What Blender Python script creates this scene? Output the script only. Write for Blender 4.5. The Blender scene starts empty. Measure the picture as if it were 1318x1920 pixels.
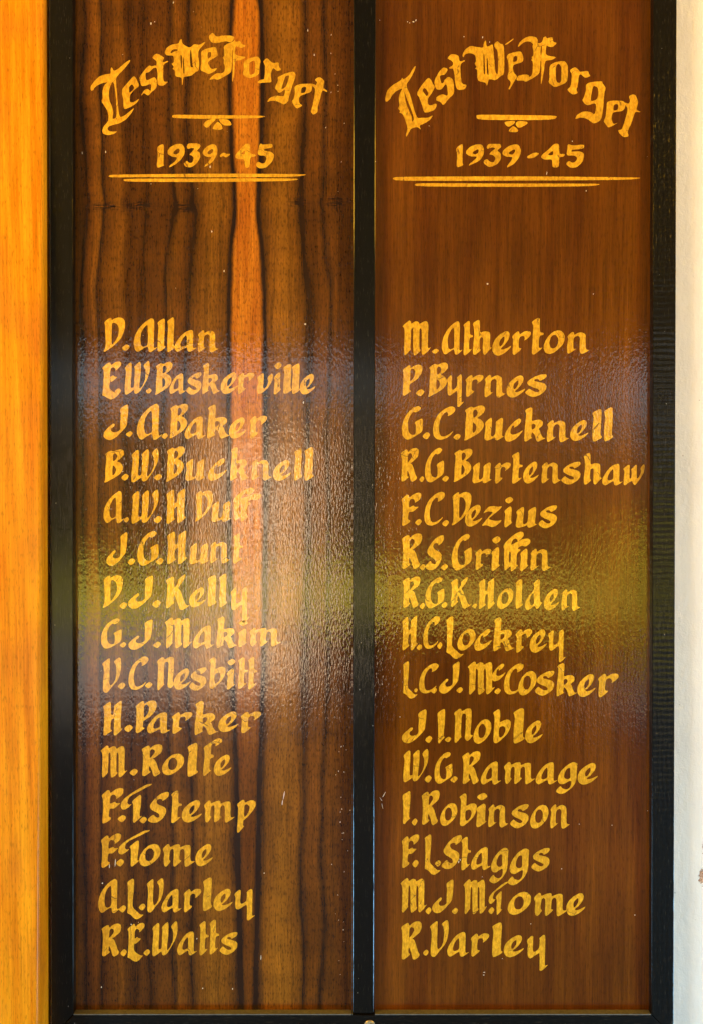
import bpy, bmesh, math, random
import numpy as np
from mathutils import Vector, geometry, noise as mnoise

random.seed(7)
sc = bpy.context.scene
COL = sc.collection

# ---------------------------------------------------------------- camera
CAM_D = 1.30          # metres from the veneer
S = 0.0006            # metres on the veneer plane for one step of the drawing grid
CX, CY, CZ = 659.0, 960.0, 1.50
cam_d = bpy.data.cameras.new("camera")
cam_d.sensor_fit = 'VERTICAL'
cam_d.sensor_height = 24.0
cam_d.lens = 24.0 * CAM_D / (1920 * S)
cam_d.clip_start = 0.05
cam_d.clip_end = 500.0
cam = bpy.data.objects.new("camera", cam_d)
cam.location = (0, -CAM_D, CZ)
cam.rotation_euler = (math.radians(90), 0, 0)
COL.objects.link(cam)
sc.camera = cam

# ---------------------------------------------------------------- sky, sun, lamps, exposure
world = bpy.data.worlds.new("World")
sc.world = world
world.use_nodes = True
wn = world.node_tree.nodes
wl = world.node_tree.links
for n in list(wn):
    wn.remove(n)
wo = wn.new("ShaderNodeOutputWorld")
bg = wn.new("ShaderNodeBackground")
sky = wn.new("ShaderNodeTexSky")
sky.sky_type = 'NISHITA'
sky.sun_disc = False
SUN_EL, SUN_AZ = math.radians(48), math.radians(-25)   # azimuth from +Y (behind the board wall)
sky.sun_elevation = SUN_EL
sky.sun_rotation = -SUN_AZ * -1
sky.air_density = 1.0
sky.dust_density = 6.0
bg.inputs[1].default_value = 0.15
wl.new(sky.outputs[0], bg.inputs[0])
wl.new(bg.outputs[0], wo.inputs[0])

sun_d = bpy.data.lights.new("sun", 'SUN')
sun_d.energy = 5.0
sun_d.angle = math.radians(0.5)
sun_d.color = (1.0, 0.95, 0.86)
sun = bpy.data.objects.new("sun", sun_d)
dirv = Vector((math.sin(SUN_AZ) * math.cos(SUN_EL), math.cos(SUN_AZ) * math.cos(SUN_EL), math.sin(SUN_EL)))
sun.rotation_euler = dirv.to_track_quat('Z', 'Y').to_euler()
sun.location = (0, 0, 12)
COL.objects.link(sun)

def area(name, loc, target, sx, sy, power, color):
    d = bpy.data.lights.new(name, 'AREA')
    d.shape = 'RECTANGLE'
    d.size = sx
    d.size_y = sy
    d.energy = power
    d.color = color
    o = bpy.data.objects.new(name, d)
    o.location = loc
    v = Vector(loc) - Vector(target)
    o.rotation_euler = v.to_track_quat('Z', 'Y').to_euler()
    COL.objects.link(o)
    return o
# the hall's warm ceiling lamps (above the frame) and cool fill lamps added low at the sides
area("hall_lamp", (-1.55, -1.15, 2.44), (0.0, 0.0, 1.75), 0.7, 0.35, 8.8, (1.0, 0.50, 0.03))
area("hall_lamp", (1.55, -1.15, 2.44), (0.0, 0.0, 1.75), 0.7, 0.35, 6.2, (1.0, 0.50, 0.03))
area("cool_fill_lamp", (-2.2, -1.4, 0.22), (0.0, 0.0, 0.9), 0.6, 0.6, 10.5, (0.27, 0.66, 1.0))
area("cool_fill_lamp", (2.2, -1.4, 0.22), (0.0, 0.0, 0.9), 0.6, 0.6, 12.0, (0.27, 0.66, 1.0))

sc.view_settings.view_transform = 'Standard'
sc.view_settings.look = 'None'
sc.view_settings.gamma = 1.0
sc.view_settings.use_curve_mapping = False
sc.view_settings.exposure = 2.6
sc.render.engine = 'CYCLES'
sc.cycles.use_denoising = True
sc.cycles.denoiser = 'OPENIMAGEDENOISE'
sc.cycles.denoising_input_passes = 'RGB_ALBEDO_NORMAL'
sc.cycles.denoising_prefilter = 'ACCURATE'
sc.cycles.max_bounces = 6
sc.cycles.sample_clamp_indirect = 6.0

# ---------------------------------------------------------------- node helpers
class NT:
    def __init__(self, name):
        self.m = bpy.data.materials.new(name)
        self.m.use_nodes = True
        self.t = self.m.node_tree
        self.n = self.t.nodes
        self.l = self.t.links
        for x in list(self.n):
            self.n.remove(x)
        self.out = self.n.new("ShaderNodeOutputMaterial")
        self.p = self.n.new("ShaderNodeBsdfPrincipled")
        self.l.new(self.p.outputs[0], self.out.inputs[0])
        tc = self.n.new("ShaderNodeTexCoord")
        self.obj = tc.outputs['Object']
        sp = self.n.new("ShaderNodeSeparateXYZ")
        self.l.new(self.obj, sp.inputs[0])
        self.x, self.y, self.z = sp.outputs[0], sp.outputs[1], sp.outputs[2]
    def put(self, sock, v):
        if isinstance(v, (int, float)):
            sock.default_value = v
        elif isinstance(v, tuple):
            sock.default_value = v if len(v) == len(sock.default_value) else (*v, 1.0)
        else:
            self.l.new(v, sock)
    def m_(self, op, a, b=0.0, c=None, clamp=False):
        n = self.n.new("ShaderNodeMath")
        n.operation = op
        n.use_clamp = clamp
        self.put(n.inputs[0], a)
        self.put(n.inputs[1], b)
        if c is not None:
            self.put(n.inputs[2], c)
        return n.outputs[0]
    def add(self, a, b): return self.m_('ADD', a, b)
    def sub(self, a, b): return self.m_('SUBTRACT', a, b)
    def mul(self, a, b): return self.m_('MULTIPLY', a, b)
    def div(self, a, b): return self.m_('DIVIDE', a, b)
    def mad(self, a, b, c): return self.m_('MULTIPLY_ADD', a, b, c)
    def vec(self, a, b, c=0.0):
        n = self.n.new("ShaderNodeCombineXYZ")
        self.put(n.inputs[0], a); self.put(n.inputs[1], b); self.put(n.inputs[2], c)
        return n.outputs[0]
    def noise(self, v, scale=1.0, detail=3.0, rough=0.55, dist=0.0):
        n = self.n.new("ShaderNodeTexNoise")
        self.put(n.inputs['Vector'], v)
        n.inputs['Scale'].default_value = scale
        n.inputs['Detail'].default_value = detail
        n.inputs['Roughness'].default_value = rough
        n.inputs['Distortion'].default_value = dist
        return n.outputs[0]
    def voronoi(self, v, scale=1.0, feature='F1', rnd=1.0):
        n = self.n.new("ShaderNodeTexVoronoi")
        n.feature = feature
        self.put(n.inputs['Vector'], v)
        n.inputs['Scale'].default_value = scale
        n.inputs['Randomness'].default_value = rnd
        return n
    def rng(self, v, a, b, c=0.0, d=1.0, smooth=False):
        n = self.n.new("ShaderNodeMapRange")
        if smooth:
            n.interpolation_type = 'SMOOTHSTEP'
        self.put(n.inputs[0], v)
        for i, q in enumerate((a, b, c, d)):
            self.put(n.inputs[i + 1], q)
        return n.outputs[0]
    def ramp(self, v, stops, interp='LINEAR'):
        n = self.n.new("ShaderNodeValToRGB")
        self.put(n.inputs[0], v)
        cr = n.color_ramp
        cr.interpolation = interp
        while len(cr.elements) > 1:
            cr.elements.remove(cr.elements[-1])
        cr.elements[0].position = stops[0][0]
        cr.elements[0].color = (*stops[0][1], 1)
        for p, c in stops[1:]:
            e = cr.elements.new(p)
            e.color = (*c, 1)
        return n.outputs[0]
    def curve(self, v, pts):
        n = self.n.new("ShaderNodeFloatCurve")
        self.put(n.inputs['Value'], v)
        c = n.mapping.curves[0]
        c.points[0].location = pts[0]
        c.points[1].location = pts[-1]
        for p in pts[1:-1]:
            c.points.new(*p)
        n.mapping.update()
        return n.outputs[0]
    def mix(self, f, a, b, blend='MIX'):
        n = self.n.new("ShaderNodeMix")
        n.data_type = 'RGBA'
        n.blend_type = blend
        self.put(n.inputs[0], f)
        self.put(n.inputs[6], a)
        self.put(n.inputs[7], b)
        return n.outputs[2]
    def scalec(self, c, f):
        n = self.n.new("ShaderNodeVectorMath")
        n.operation = 'SCALE'
        self.put(n.inputs[0], c)
        self.put(n.inputs[3], f)
        return n.outputs[0]
    def bump(self, h, dist, strength=1.0, normal=None):
        n = self.n.new("ShaderNodeBump")
        n.inputs['Strength'].default_value = strength
        n.inputs['Distance'].default_value = dist
        self.put(n.inputs['Height'], h)
        if normal is not None:
            self.put(n.inputs['Normal'], normal)
        return n.outputs[0]
    def set(self, **k):
        for a, v in k.items():
            self.put(self.p.inputs[a.replace('_', ' ')], v)
    def grid(self):
        """object space in drawing-grid steps: gx to the right, gy downwards"""
        return self.mad(self.x, 1.0 / S, CX), self.sub(CY, self.mul(self.sub(self.z, CZ), 1.0 / S))

def specks(t, gx, gy, base):
    """pale paint flecks and a few scuffs lying on the varnish"""
    v = t.voronoi(t.vec(t.mul(gx, 1 / 34.0), t.mul(gy, 1 / 34.0), 3.0))
    d = v.outputs['Distance']
    spc = t.n.new("ShaderNodeSeparateColor")
    t.l.new(v.outputs['Color'], spc.inputs[0])
    size = t.mad(t.m_('POWER', spc.outputs[0], 4.0), 0.070, 0.010)
    clus = t.rng(t.noise(t.vec(t.mul(gx, 1 / 90.0), t.mul(gy, 1 / 160.0), 5.0), 1.0, 2.0), 0.48, 0.62)
    on = t.m_('LESS_THAN', d, t.mul(size, clus))
    return t.mix(t.mul(on, 0.9), base, (0.75, 0.66, 0.50))

def varnish_bump(t, gx, gy, amt=1.0, base=None):
    a = t.noise(t.vec(t.mul(gx, 1 / 3.1), t.mul(gy, 1 / 9.5), 0.0), 1.0, 1.0, 0.5, 0.1)
    b = t.noise(t.vec(t.mul(gx, 1 / 2.3), t.mul(gy, 1 / 3.6), 9.0), 1.0, 2.0, 0.5)
    c = t.noise(t.vec(t.mul(gx, 1 / 45.0), t.mul(gy, 1 / 70.0), 4.0), 1.0, 1.0, 0.5)
    h = t.add(t.add(t.mul(a, 1.0), t.mul(b, 0.25)), t.mul(c, 0.9))
    return t.bump(h, 0.00012 * amt)

# ---------------------------------------------------------------- materials
def mat_left_veneer():
    t = NT("figured_veneer")
    gx, gy = t.grid()
    yn = t.m_('DIVIDE', gy, 1920.0, clamp=True)
    w1 = t.sub(t.noise(t.vec(t.mul(gx, 0.012), t.mul(gy, 0.0042), 2.0), 1.0, 1.0), 0.5)
    w2 = t.sub(t.noise(t.vec(t.mul(gx, 0.05), t.mul(gy, 0.014), 7.0), 1.0, 1.0), 0.5)
    g = t.m_('POWER', 2.718, t.mul(t.m_('POWER', t.div(t.m_('ABSOLUTE', t.sub(gy, 385.0)), 17.0), 2.0), -1.0))
    w3 = t.mul(g, t.mul(t.sub(t.noise(t.vec(t.mul(gx, 0.022), t.mul(gy, 0.02), 1.0), 1.0, 1.0), 0.5), 34.0))
    px = t.add(t.add(gx, t.mul(w1, 27.0)), t.add(t.mul(w2, 6.0), w3))
    k = t.curve(yn, [(0, .50), (.10, .52), (.18, .44), (.20, .40), (.24, .48), (.31, .64), (.45, .68), (.60, .60), (.75, .46), (.88, .36), (1, .30)])
    k = t.sub(k, 0.40)           # extra spread, about 0.25 at most
    dx = t.sub(px, 465.0)
    fall = t.m_('POWER', 2.718, t.mul(t.m_('POWER', t.div(t.m_('ABSOLUTE', dx), 210.0), 2.0), -1.0))
    u = t.sub(px, t.mul(t.mul(k, 0.5), t.mul(dx, fall)))
    D = (.030, .011, .0021); M = (.095, .030, .0018); B = (.150, .051, .0026); G = (.222, .081, .0040)
    def q(c, f): return tuple(v * f for v in c)
    st = [(137, q(M, .8)), (152, M), (160, D), (169, M), (186, B), (191, D), (201, q(M, .8)), (226, B), (240, q(M, .7)),
          (248, q(M, .48)), (262, q(M, .9)), (276, q(M, .42)), (292, q(M, .9)), (314, M), (322, D), (332, B),
          (352, M), (360, D), (374, B), (400, q(G, .9)), (430, B), (444, q(D, 1.2)), (486, q(D, 1.2)), (500, B), (530, G),
          (556, B), (567, D), (578, M), (597, q(M, 1.2)), (605, D), (616, M), (650, q(M, .7))]
    col = t.ramp(t.mul(t.sub(u, 100.0), 1 / 600.0), [((a - 100) / 600.0, c) for a, c in st], 'B_SPLINE' if False else 'LINEAR')
    # broad value drift and cross figure
    drift = t.noise(t.vec(t.mul(gx, 0.010), t.mul(gy, 0.0030), 12.0), 1.0, 2.0)
    cross = t.noise(t.vec(t.mul(gx, 0.010), t.mul(gy, 0.028), 14.0), 1.0, 3.0)
    col = t.scalec(col, t.mul(t.rng(drift, .3, .7, .72, 1.28), t.rng(cross, .3, .7, .84, 1.16)))
    stk = t.noise(t.vec(t.mul(px, 0.10), t.mul(gy, 0.0012), 61.0), 1.0, 3.0, .65)
    col = t.scalec(col, t.rng(stk, .34, .50, .66, 1.06))
    # orange sapwood stripe with near-black borders
    w = t.curve(yn, [(0, .40), (.05, .50), (.10, .50), (.155, .44), (.18, .36), (.205, .36), (.235, .46), (.28, .55), (.42, .58), (.55, .56), (.68, .45), (.78, .31), (.88, .24), (1, .13)])
    w = t.mul(w, 50.0)
    sx = t.sub(t.add(gx, t.mul(w2, 5.0)), t.rng(gy, 0.0, 1920.0, 462.0, 467.0))
    ad = t.sub(t.m_('ABSOLUTE', sx), w)            # signed distance to the stripe edge
    line = t.m_('POWER', 2.718, t.mul(t.m_('POWER', t.div(t.m_('ABSOLUTE', t.sub(ad, 5.5)), 4.6), 2.0), -1.0))
    halo = t.rng(ad, 0.0, 22.0, 0.55, 1.0, True)
    col = t.scalec(col, halo)
    inside = t.rng(ad, 4.0, -5.0, 0.0, 1.0, True)
    og = t.noise(t.vec(t.mul(gx, 0.09), t.mul(gy, 0.006), 21.0), 1.0, 2.0)
    stripe = t.mix(t.rng(og, .35, .65), (.36, .095, .0036), (.52, .165, .006))
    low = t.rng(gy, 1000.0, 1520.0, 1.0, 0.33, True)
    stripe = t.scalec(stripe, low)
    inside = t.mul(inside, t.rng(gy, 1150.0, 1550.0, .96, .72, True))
    col = t.mix(inside, col, stripe)
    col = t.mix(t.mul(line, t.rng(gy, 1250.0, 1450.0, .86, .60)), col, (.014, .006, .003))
    # knots on the pinch line
    kn = None
    for (kx, ky, kw, kh) in ((186, 388, 26, 6), (262, 386, 36, 7), (352, 388, 24, 6), (560, 380, 20, 7), (632, 378, 24, 8), (208, 385, 12, 4), (340, 384, 10, 5)):
        ex = t.div(t.sub(gx, float(kx)), float(kw))
        ey = t.div(t.add(t.sub(gy, float(ky)), t.mul(w2, 16.0)), float(kh) * 1.5)
        r = t.add(t.mul(ex, ex), t.mul(ey, ey))
        e = t.m_('POWER', 2.718, t.mul(r, -1.3))
        kn = e if kn is None else t.add(kn, e)
    ring = t.noise(t.vec(t.mul(gx, 0.06), t.mul(gy, 0.35), 31.0), 1.0, 3.0)
    kmask = t.mul(t.m_('MINIMUM', kn, 1.0), t.rng(ring, .38, .58))
    col = t.mix(t.mul(kmask, 1.0), col, (.014, .006, .003))
    # grain and pores
    g1 = t.noise(t.vec(t.mul(gx, 0.55), t.mul(gy, 0.014), 40.0), 1.0, 3.0, .6)
    g2 = t.noise(t.vec(t.mul(gx, 0.36), t.mul(gy, 0.10), 44.0), 1.0, 2.0, .6)
    col = t.scalec(col, t.mul(t.rng(g1, .3, .7, .66, 1.32), t.rng(g2, .32, .50, .50, 1.10)))
    col = specks(t, gx, gy, col)
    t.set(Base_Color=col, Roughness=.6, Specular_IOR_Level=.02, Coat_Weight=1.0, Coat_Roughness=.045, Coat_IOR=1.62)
    t.put(t.p.inputs['Coat Normal'], varnish_bump(t, gx, gy, 1.0))
    return t.m

def mat_right_veneer():
    t = NT("plain_veneer")
    gx, gy = t.grid()
    tilt = t.add(gx, t.mul(gy, 0.02))
    a = t.noise(t.vec(t.mul(tilt, 0.020), t.mul(gy, 0.0011), 3.0), 1.0, 3.0, .6)
    b = t.noise(t.vec(t.mul(tilt, 0.11), t.mul(gy, 0.0032), 5.0), 1.0, 2.0, .6)
    c = t.noise(t.vec(t.mul(gx, 0.006), t.mul(gy, 0.0035), 8.0), 1.0, 2.0, .5)
    col = t.mix(t.rng(a, .35, .65), (.086, .0215, .0009), (.142, .0420, .0016))
    col = t.scalec(col, t.mul(t.rng(b, .3, .7, .82, 1.20), t.rng(c, .3, .7, .76, 1.20)))
    g1 = t.noise(t.vec(t.mul(gx, 0.60), t.mul(gy, 0.010), 40.0), 1.0, 3.0, .6)
    g2 = t.noise(t.vec(t.mul(gx, 0.45), t.mul(gy, 0.060), 44.0), 1.0, 2.0, .6)
    col = t.scalec(col, t.mul(t.rng(g1, .3, .7, .74, 1.26), t.rng(g2, .30, .48, .72, 1.05)))
    # dull reddish band close to the edges
    col = specks(t, gx, gy, col)
    t.set(Base_Color=col, Roughness=.6, Specular_IOR_Level=.02, Coat_Weight=1.0, Coat_Roughness=.045, Coat_IOR=1.62)
    t.put(t.p.inputs['Coat Normal'], varnish_bump(t, gx, gy, 1.0))
    return t.m

def mat_gold():
    t = NT("gold_leaf_paint")
    gx, gy = t.grid()
    n1 = t.noise(t.vec(t.mul(gx, 0.20), t.mul(gy, 0.11), 2.0), 1.0, 4.0, .65)
    n2 = t.noise(t.vec(t.mul(gx, 0.022), t.mul(gy, 0.016), 6.0), 1.0, 2.0, .5)
    n3 = t.noise(t.vec(t.mul(gx, 0.5), t.mul(gy, 0.12), 12.0), 1.0, 2.0, .5)
    col = t.mix(t.rng(n1, .34, .66), (.60, .265, .007), (.92, .49, .022))
    col = t.scalec(col, t.mul(t.rng(n2, .3, .7, .80, 1.1), t.rng(n3, .3, .7, .82, 1.10)))
    # hairline cracks and chips where the paint has gone
    ck = t.voronoi(t.vec(t.mul(t.add(gx, t.mul(n1, 9.0)), 1 / 34.0), t.mul(t.add(gy, t.mul(n2, 60.0)), 1 / 46.0), 1.0), 1.0, 'DISTANCE_TO_EDGE')
    cm = t.m_('LESS_THAN', ck.outputs['Distance'], .012)
    pick = t.rng(t.noise(t.vec(t.mul(gx, 0.030), t.mul(gy, 0.030), 17.0), 1.0, 1.0), .56, .60)
    chips = t.rng(t.noise(t.vec(t.mul(gx, 0.33), t.mul(gy, 0.28), 23.0), 1.0, 2.0), .735, .76)
    bare = t.m_('MAXIMUM', t.mul(cm, t.mul(pick, .75)), chips)
    col = t.mix(bare, col, (.10, .042, .008))
    t.set(Base_Color=col, Roughness=.45, Metallic=.08, Specular_IOR_Level=.05, Coat_Weight=1.0, Coat_Roughness=.045, Coat_IOR=1.62)
    t.put(t.p.inputs['Coat Normal'], varnish_bump(t, gx, gy, 1.0))
    return t.m

def mat_black(name, horizontal=False, ribs=False):
    t = NT(name)
    gx, gy = t.grid()
    a, b = (gy, gx) if horizontal else (gx, gy)
    g = t.noise(t.vec(t.mul(a, 0.42), t.mul(b, 0.030), 2.0), 1.0, 3.0, .6)
    g2 = t.noise(t.vec(t.mul(a, 0.9), t.mul(b, 0.050), 6.0), 1.0, 2.0, .5)
    h = t.add(t.mul(t.rng(g, .30, .52, 0.0, 1.0), 1.0), t.mul(g2, .5))
    if ribs:
        wob = t.noise(t.vec(t.mul(gx, 0.02), t.mul(gy, 0.03), 9.0), 1.0, 2.0)
        rib = t.m_('SINE', t.mul(t.add(gy, t.mul(wob, 10.0)), 2 * math.pi / 11.0))
        up = t.m_('SINE', t.mul(t.add(gx, t.mul(wob, 14.0)), 2 * math.pi / 9.0))
        zone = t.rng(t.noise(t.vec(t.mul(gx, 0.004), t.mul(gy, 0.006), 4.0), 1.0, 1.0), .30, .55, .25, 1.0)
        h = t.add(h, t.mul(t.add(t.mul(rib, .75), t.mul(up, .75)), zone))
    wear = t.rng(t.noise(t.vec(t.mul(a, 0.5), t.mul(b, 0.05), 30.0), 1.0, 3.0, .6), .60, .74)
    col = t.mix(t.mul(wear, .7), (.0035, .0030, .0018), (.060, .052, .034))
    fl = t.voronoi(t.vec(t.mul(gx, 1 / 26.0), t.mul(gy, 1 / 40.0), 8.0))
    on = t.m_('LESS_THAN', fl.outputs['Distance'], .035)
    col = t.mix(t.mul(on, .6), col, (.35, .32, .25))
    t.set(Base_Color=col, Roughness=.5, Specular_IOR_Level=.08, Coat_Weight=.55, Coat_Roughness=.12, Coat_IOR=1.5)
    nb = t.bump(h, 0.00005)
    t.put(t.p.inputs['Normal'], nb)
    t.put(t.p.inputs['Coat Normal'], nb)
    return t.m

def mat_jamb():
    t = NT("orange_varnished_timber")
    gx, gy = t.grid()
    gx = t.add(gx, t.mul(t.y, 1.0 / S))       # the grain turns the corner onto the return
    a = t.noise(t.vec(t.mul(gx, 0.045), t.mul(gy, 0.0020), 3.0), 1.0, 3.0, .6)
    b = t.noise(t.vec(t.mul(gx, 0.30), t.mul(gy, 0.0075), 5.0), 1.0, 3.0, .6)
    p = t.noise(t.vec(t.mul(gx, 0.48), t.mul(gy, 0.065), 8.0), 1.0, 2.0, .6)
    c = t.noise(t.vec(t.mul(gx, 0.010), t.mul(gy, 0.0060), 11.0), 1.0, 2.0, .5)
    col = t.mix(t.rng(a, .35, .65), (.62, .180, .0020), (.86, .345, .0080))
    col = t.mix(t.mul(t.rng(c, .50, .68), .45), col, (.52, .150, .012))
    col = t.scalec(col, t.mul(t.rng(b, .3, .7, .78, 1.14), t.rng(p, .32, .45, .66, 1.02)))
    t.set(Base_Color=col, Roughness=.5, Specular_IOR_Level=.05, Coat_Weight=.15, Coat_Roughness=.2)
    nb = t.bump(t.add(p, t.mul(b, .6)), 0.00022)
    t.put(t.p.inputs['Normal'], nb)
    return t.m

def mat_wall():
    t = NT("cream_wall_paint")
    gx, gy = t.grid()
    r = t.noise(t.vec(t.mul(gx, 0.075), t.mul(gy, 0.050), 3.0), 1.0, 4.0, .6)
    r2 = t.noise(t.vec(t.mul(gx, 0.30), t.mul(gy, 0.30), 5.0), 1.0, 2.0, .5)
    col = t.mix(t.rng(t.noise(t.vec(t.mul(gx, 0.01), t.mul(gy, 0.006), 1.0), 1.0, 2.0), .35, .65), (.75, .72, .64), (.81, .78, .69))
    # knocked patch that shows the render below
    d = t.m_('SQRT', t.add(t.m_('POWER', t.div(t.m_('ABSOLUTE', t.sub(gx, 1321.0)), 10.0), 2.0), t.m_('POWER', t.div(t.m_('ABSOLUTE', t.sub(gy, 1646.0)), 15.0), 2.0)))
    d2 = t.m_('SQRT', t.add(t.m_('POWER', t.div(t.m_('ABSOLUTE', t.sub(gx, 1326.0)), 7.0), 2.0), t.m_('POWER', t.div(t.m_('ABSOLUTE', t.sub(gy, 1590.0)), 26.0), 2.0)))
    jag = t.noise(t.vec(t.mul(gx, 0.16), t.mul(gy, 0.16), 9.0), 1.0, 4.0, .7)
    chip = t.rng(t.add(t.m_('MINIMUM', d, d2), t.mul(t.sub(jag, .5), 2.6)), 1.0, .86)
    br = t.mix(t.rng(r2, .35, .65), (.30, .13, .055), (.62, .42, .28))
    col = t.mix(chip, col, br)
    sv = t.voronoi(t.vec(t.mul(gx, 1 / 75.0), t.mul(gy, 1 / 60.0), 8.0))
    col = t.mix(t.mul(t.m_('LESS_THAN', sv.outputs['Distance'], .022), .6), col, (.32, .28, .22))
    t.set(Base_Color=col, Roughness=.55, Specular_IOR_Level=.35)
    h = t.sub(t.add(r, t.mul(r2, .25)), t.mul(chip, 1.5))
    t.put(t.p.inputs['Normal'], t.bump(h, 0.0009))
    return t.m

def mat_simple(name, col, rough=.7, var=.25, scale=4.0, bump=0.0, metallic=0.0):
    t = NT(name)
    n = t.noise(t.obj, scale, 4.0, .6)
    c = t.scalec(t.mix(0.0, col, col), t.rng(n, .3, .7, 1 - var, 1 + var))
    t.set(Base_Color=c, Roughness=rough, Metallic=metallic)
    if bump:
        t.put(t.p.inputs['Normal'], t.bump(n, bump))
    return t.m

M_LEFT = mat_left_veneer()
M_RIGHT = mat_right_veneer()
M_GOLD = mat_gold()
M_BLK = mat_black("black_frame_paint")
M_BLKR = mat_black("black_ribbed_frame_paint", ribs=True)
M_BLKH = mat_black("black_rail_paint", horizontal=True)
M_JAMB = mat_jamb()
M_WALL = mat_wall()
M_SCREW = mat_simple("tarnished_brass", (.42, .38, .26), .4, .4, 900.0, 0.0, .8)

# ---------------------------------------------------------------- mesh helpers
def gpt(px, py, depth=0.0):
    """drawing-grid point on the plane `depth` metres in front of the veneer"""
    return Vector(((px - CX) * S, -depth, CZ + (CY - py) * S))

def link(name, me, mat, parent=None, **props):
    o = bpy.data.objects.new(name, me)
    COL.objects.link(o)
    if mat is not None:
        me.materials.append(mat)
    if parent is not None:
        o.parent = parent
        o.matrix_parent_inverse.identity()
    for k, v in props.items():
        o[k] = v
    return o

def mesh(name, verts, faces):
    me = bpy.data.meshes.new(name)
    me.from_pydata([tuple(v) for v in verts], [], faces)
    me.update()
    return me

def prism(name, outline, d0, d1, bevel=0.0, mat=None, parent=None, seg=2, **props):
    """closed bar: outline of grid points (clockwise on the drawing) from depth d0 (back) to d1 (front)"""
    bm = bmesh.new()
    back = [bm.verts.new(gpt(x, y, d0)) for x, y in outline]
    front = [bm.verts.new(gpt(x, y, d1)) for x, y in outline]
    n = len(outline)
    bm.faces.new(back)
    bm.faces.new(front[::-1])
    for i in range(n):
        j = (i + 1) % n
        bm.faces.new((back[i], front[i], front[j], back[j]))
    bmesh.ops.recalc_face_normals(bm, faces=bm.faces)
    if bevel:
        fs = set(front)
        ed = [e for e in bm.edges if e.verts[0] in fs and e.verts[1] in fs]
        bmesh.ops.bevel(bm, geom=ed, offset=bevel, segments=seg, profile=.5, affect='EDGES')
    me = bpy.data.meshes.new(name)
    bm.to_mesh(me)
    bm.free()
    return link(name, me, mat, parent, **props)

def box(name, lo, hi, mat, parent=None, **props):
    x0, y0, z0 = lo
    x1, y1, z1 = hi
    v = [(x0, y0, z0), (x1, y0, z0), (x1, y1, z0), (x0, y1, z0), (x0, y0, z1), (x1, y0, z1), (x1, y1, z1), (x0, y1, z1)]
    f = [(0, 3, 2, 1), (4, 5, 6, 7), (0, 1, 5, 4), (1, 2, 6, 5), (2, 3, 7, 6), (3, 0, 4, 7)]
    return link(name, mesh(name, v, f), mat, parent, **props)
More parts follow.
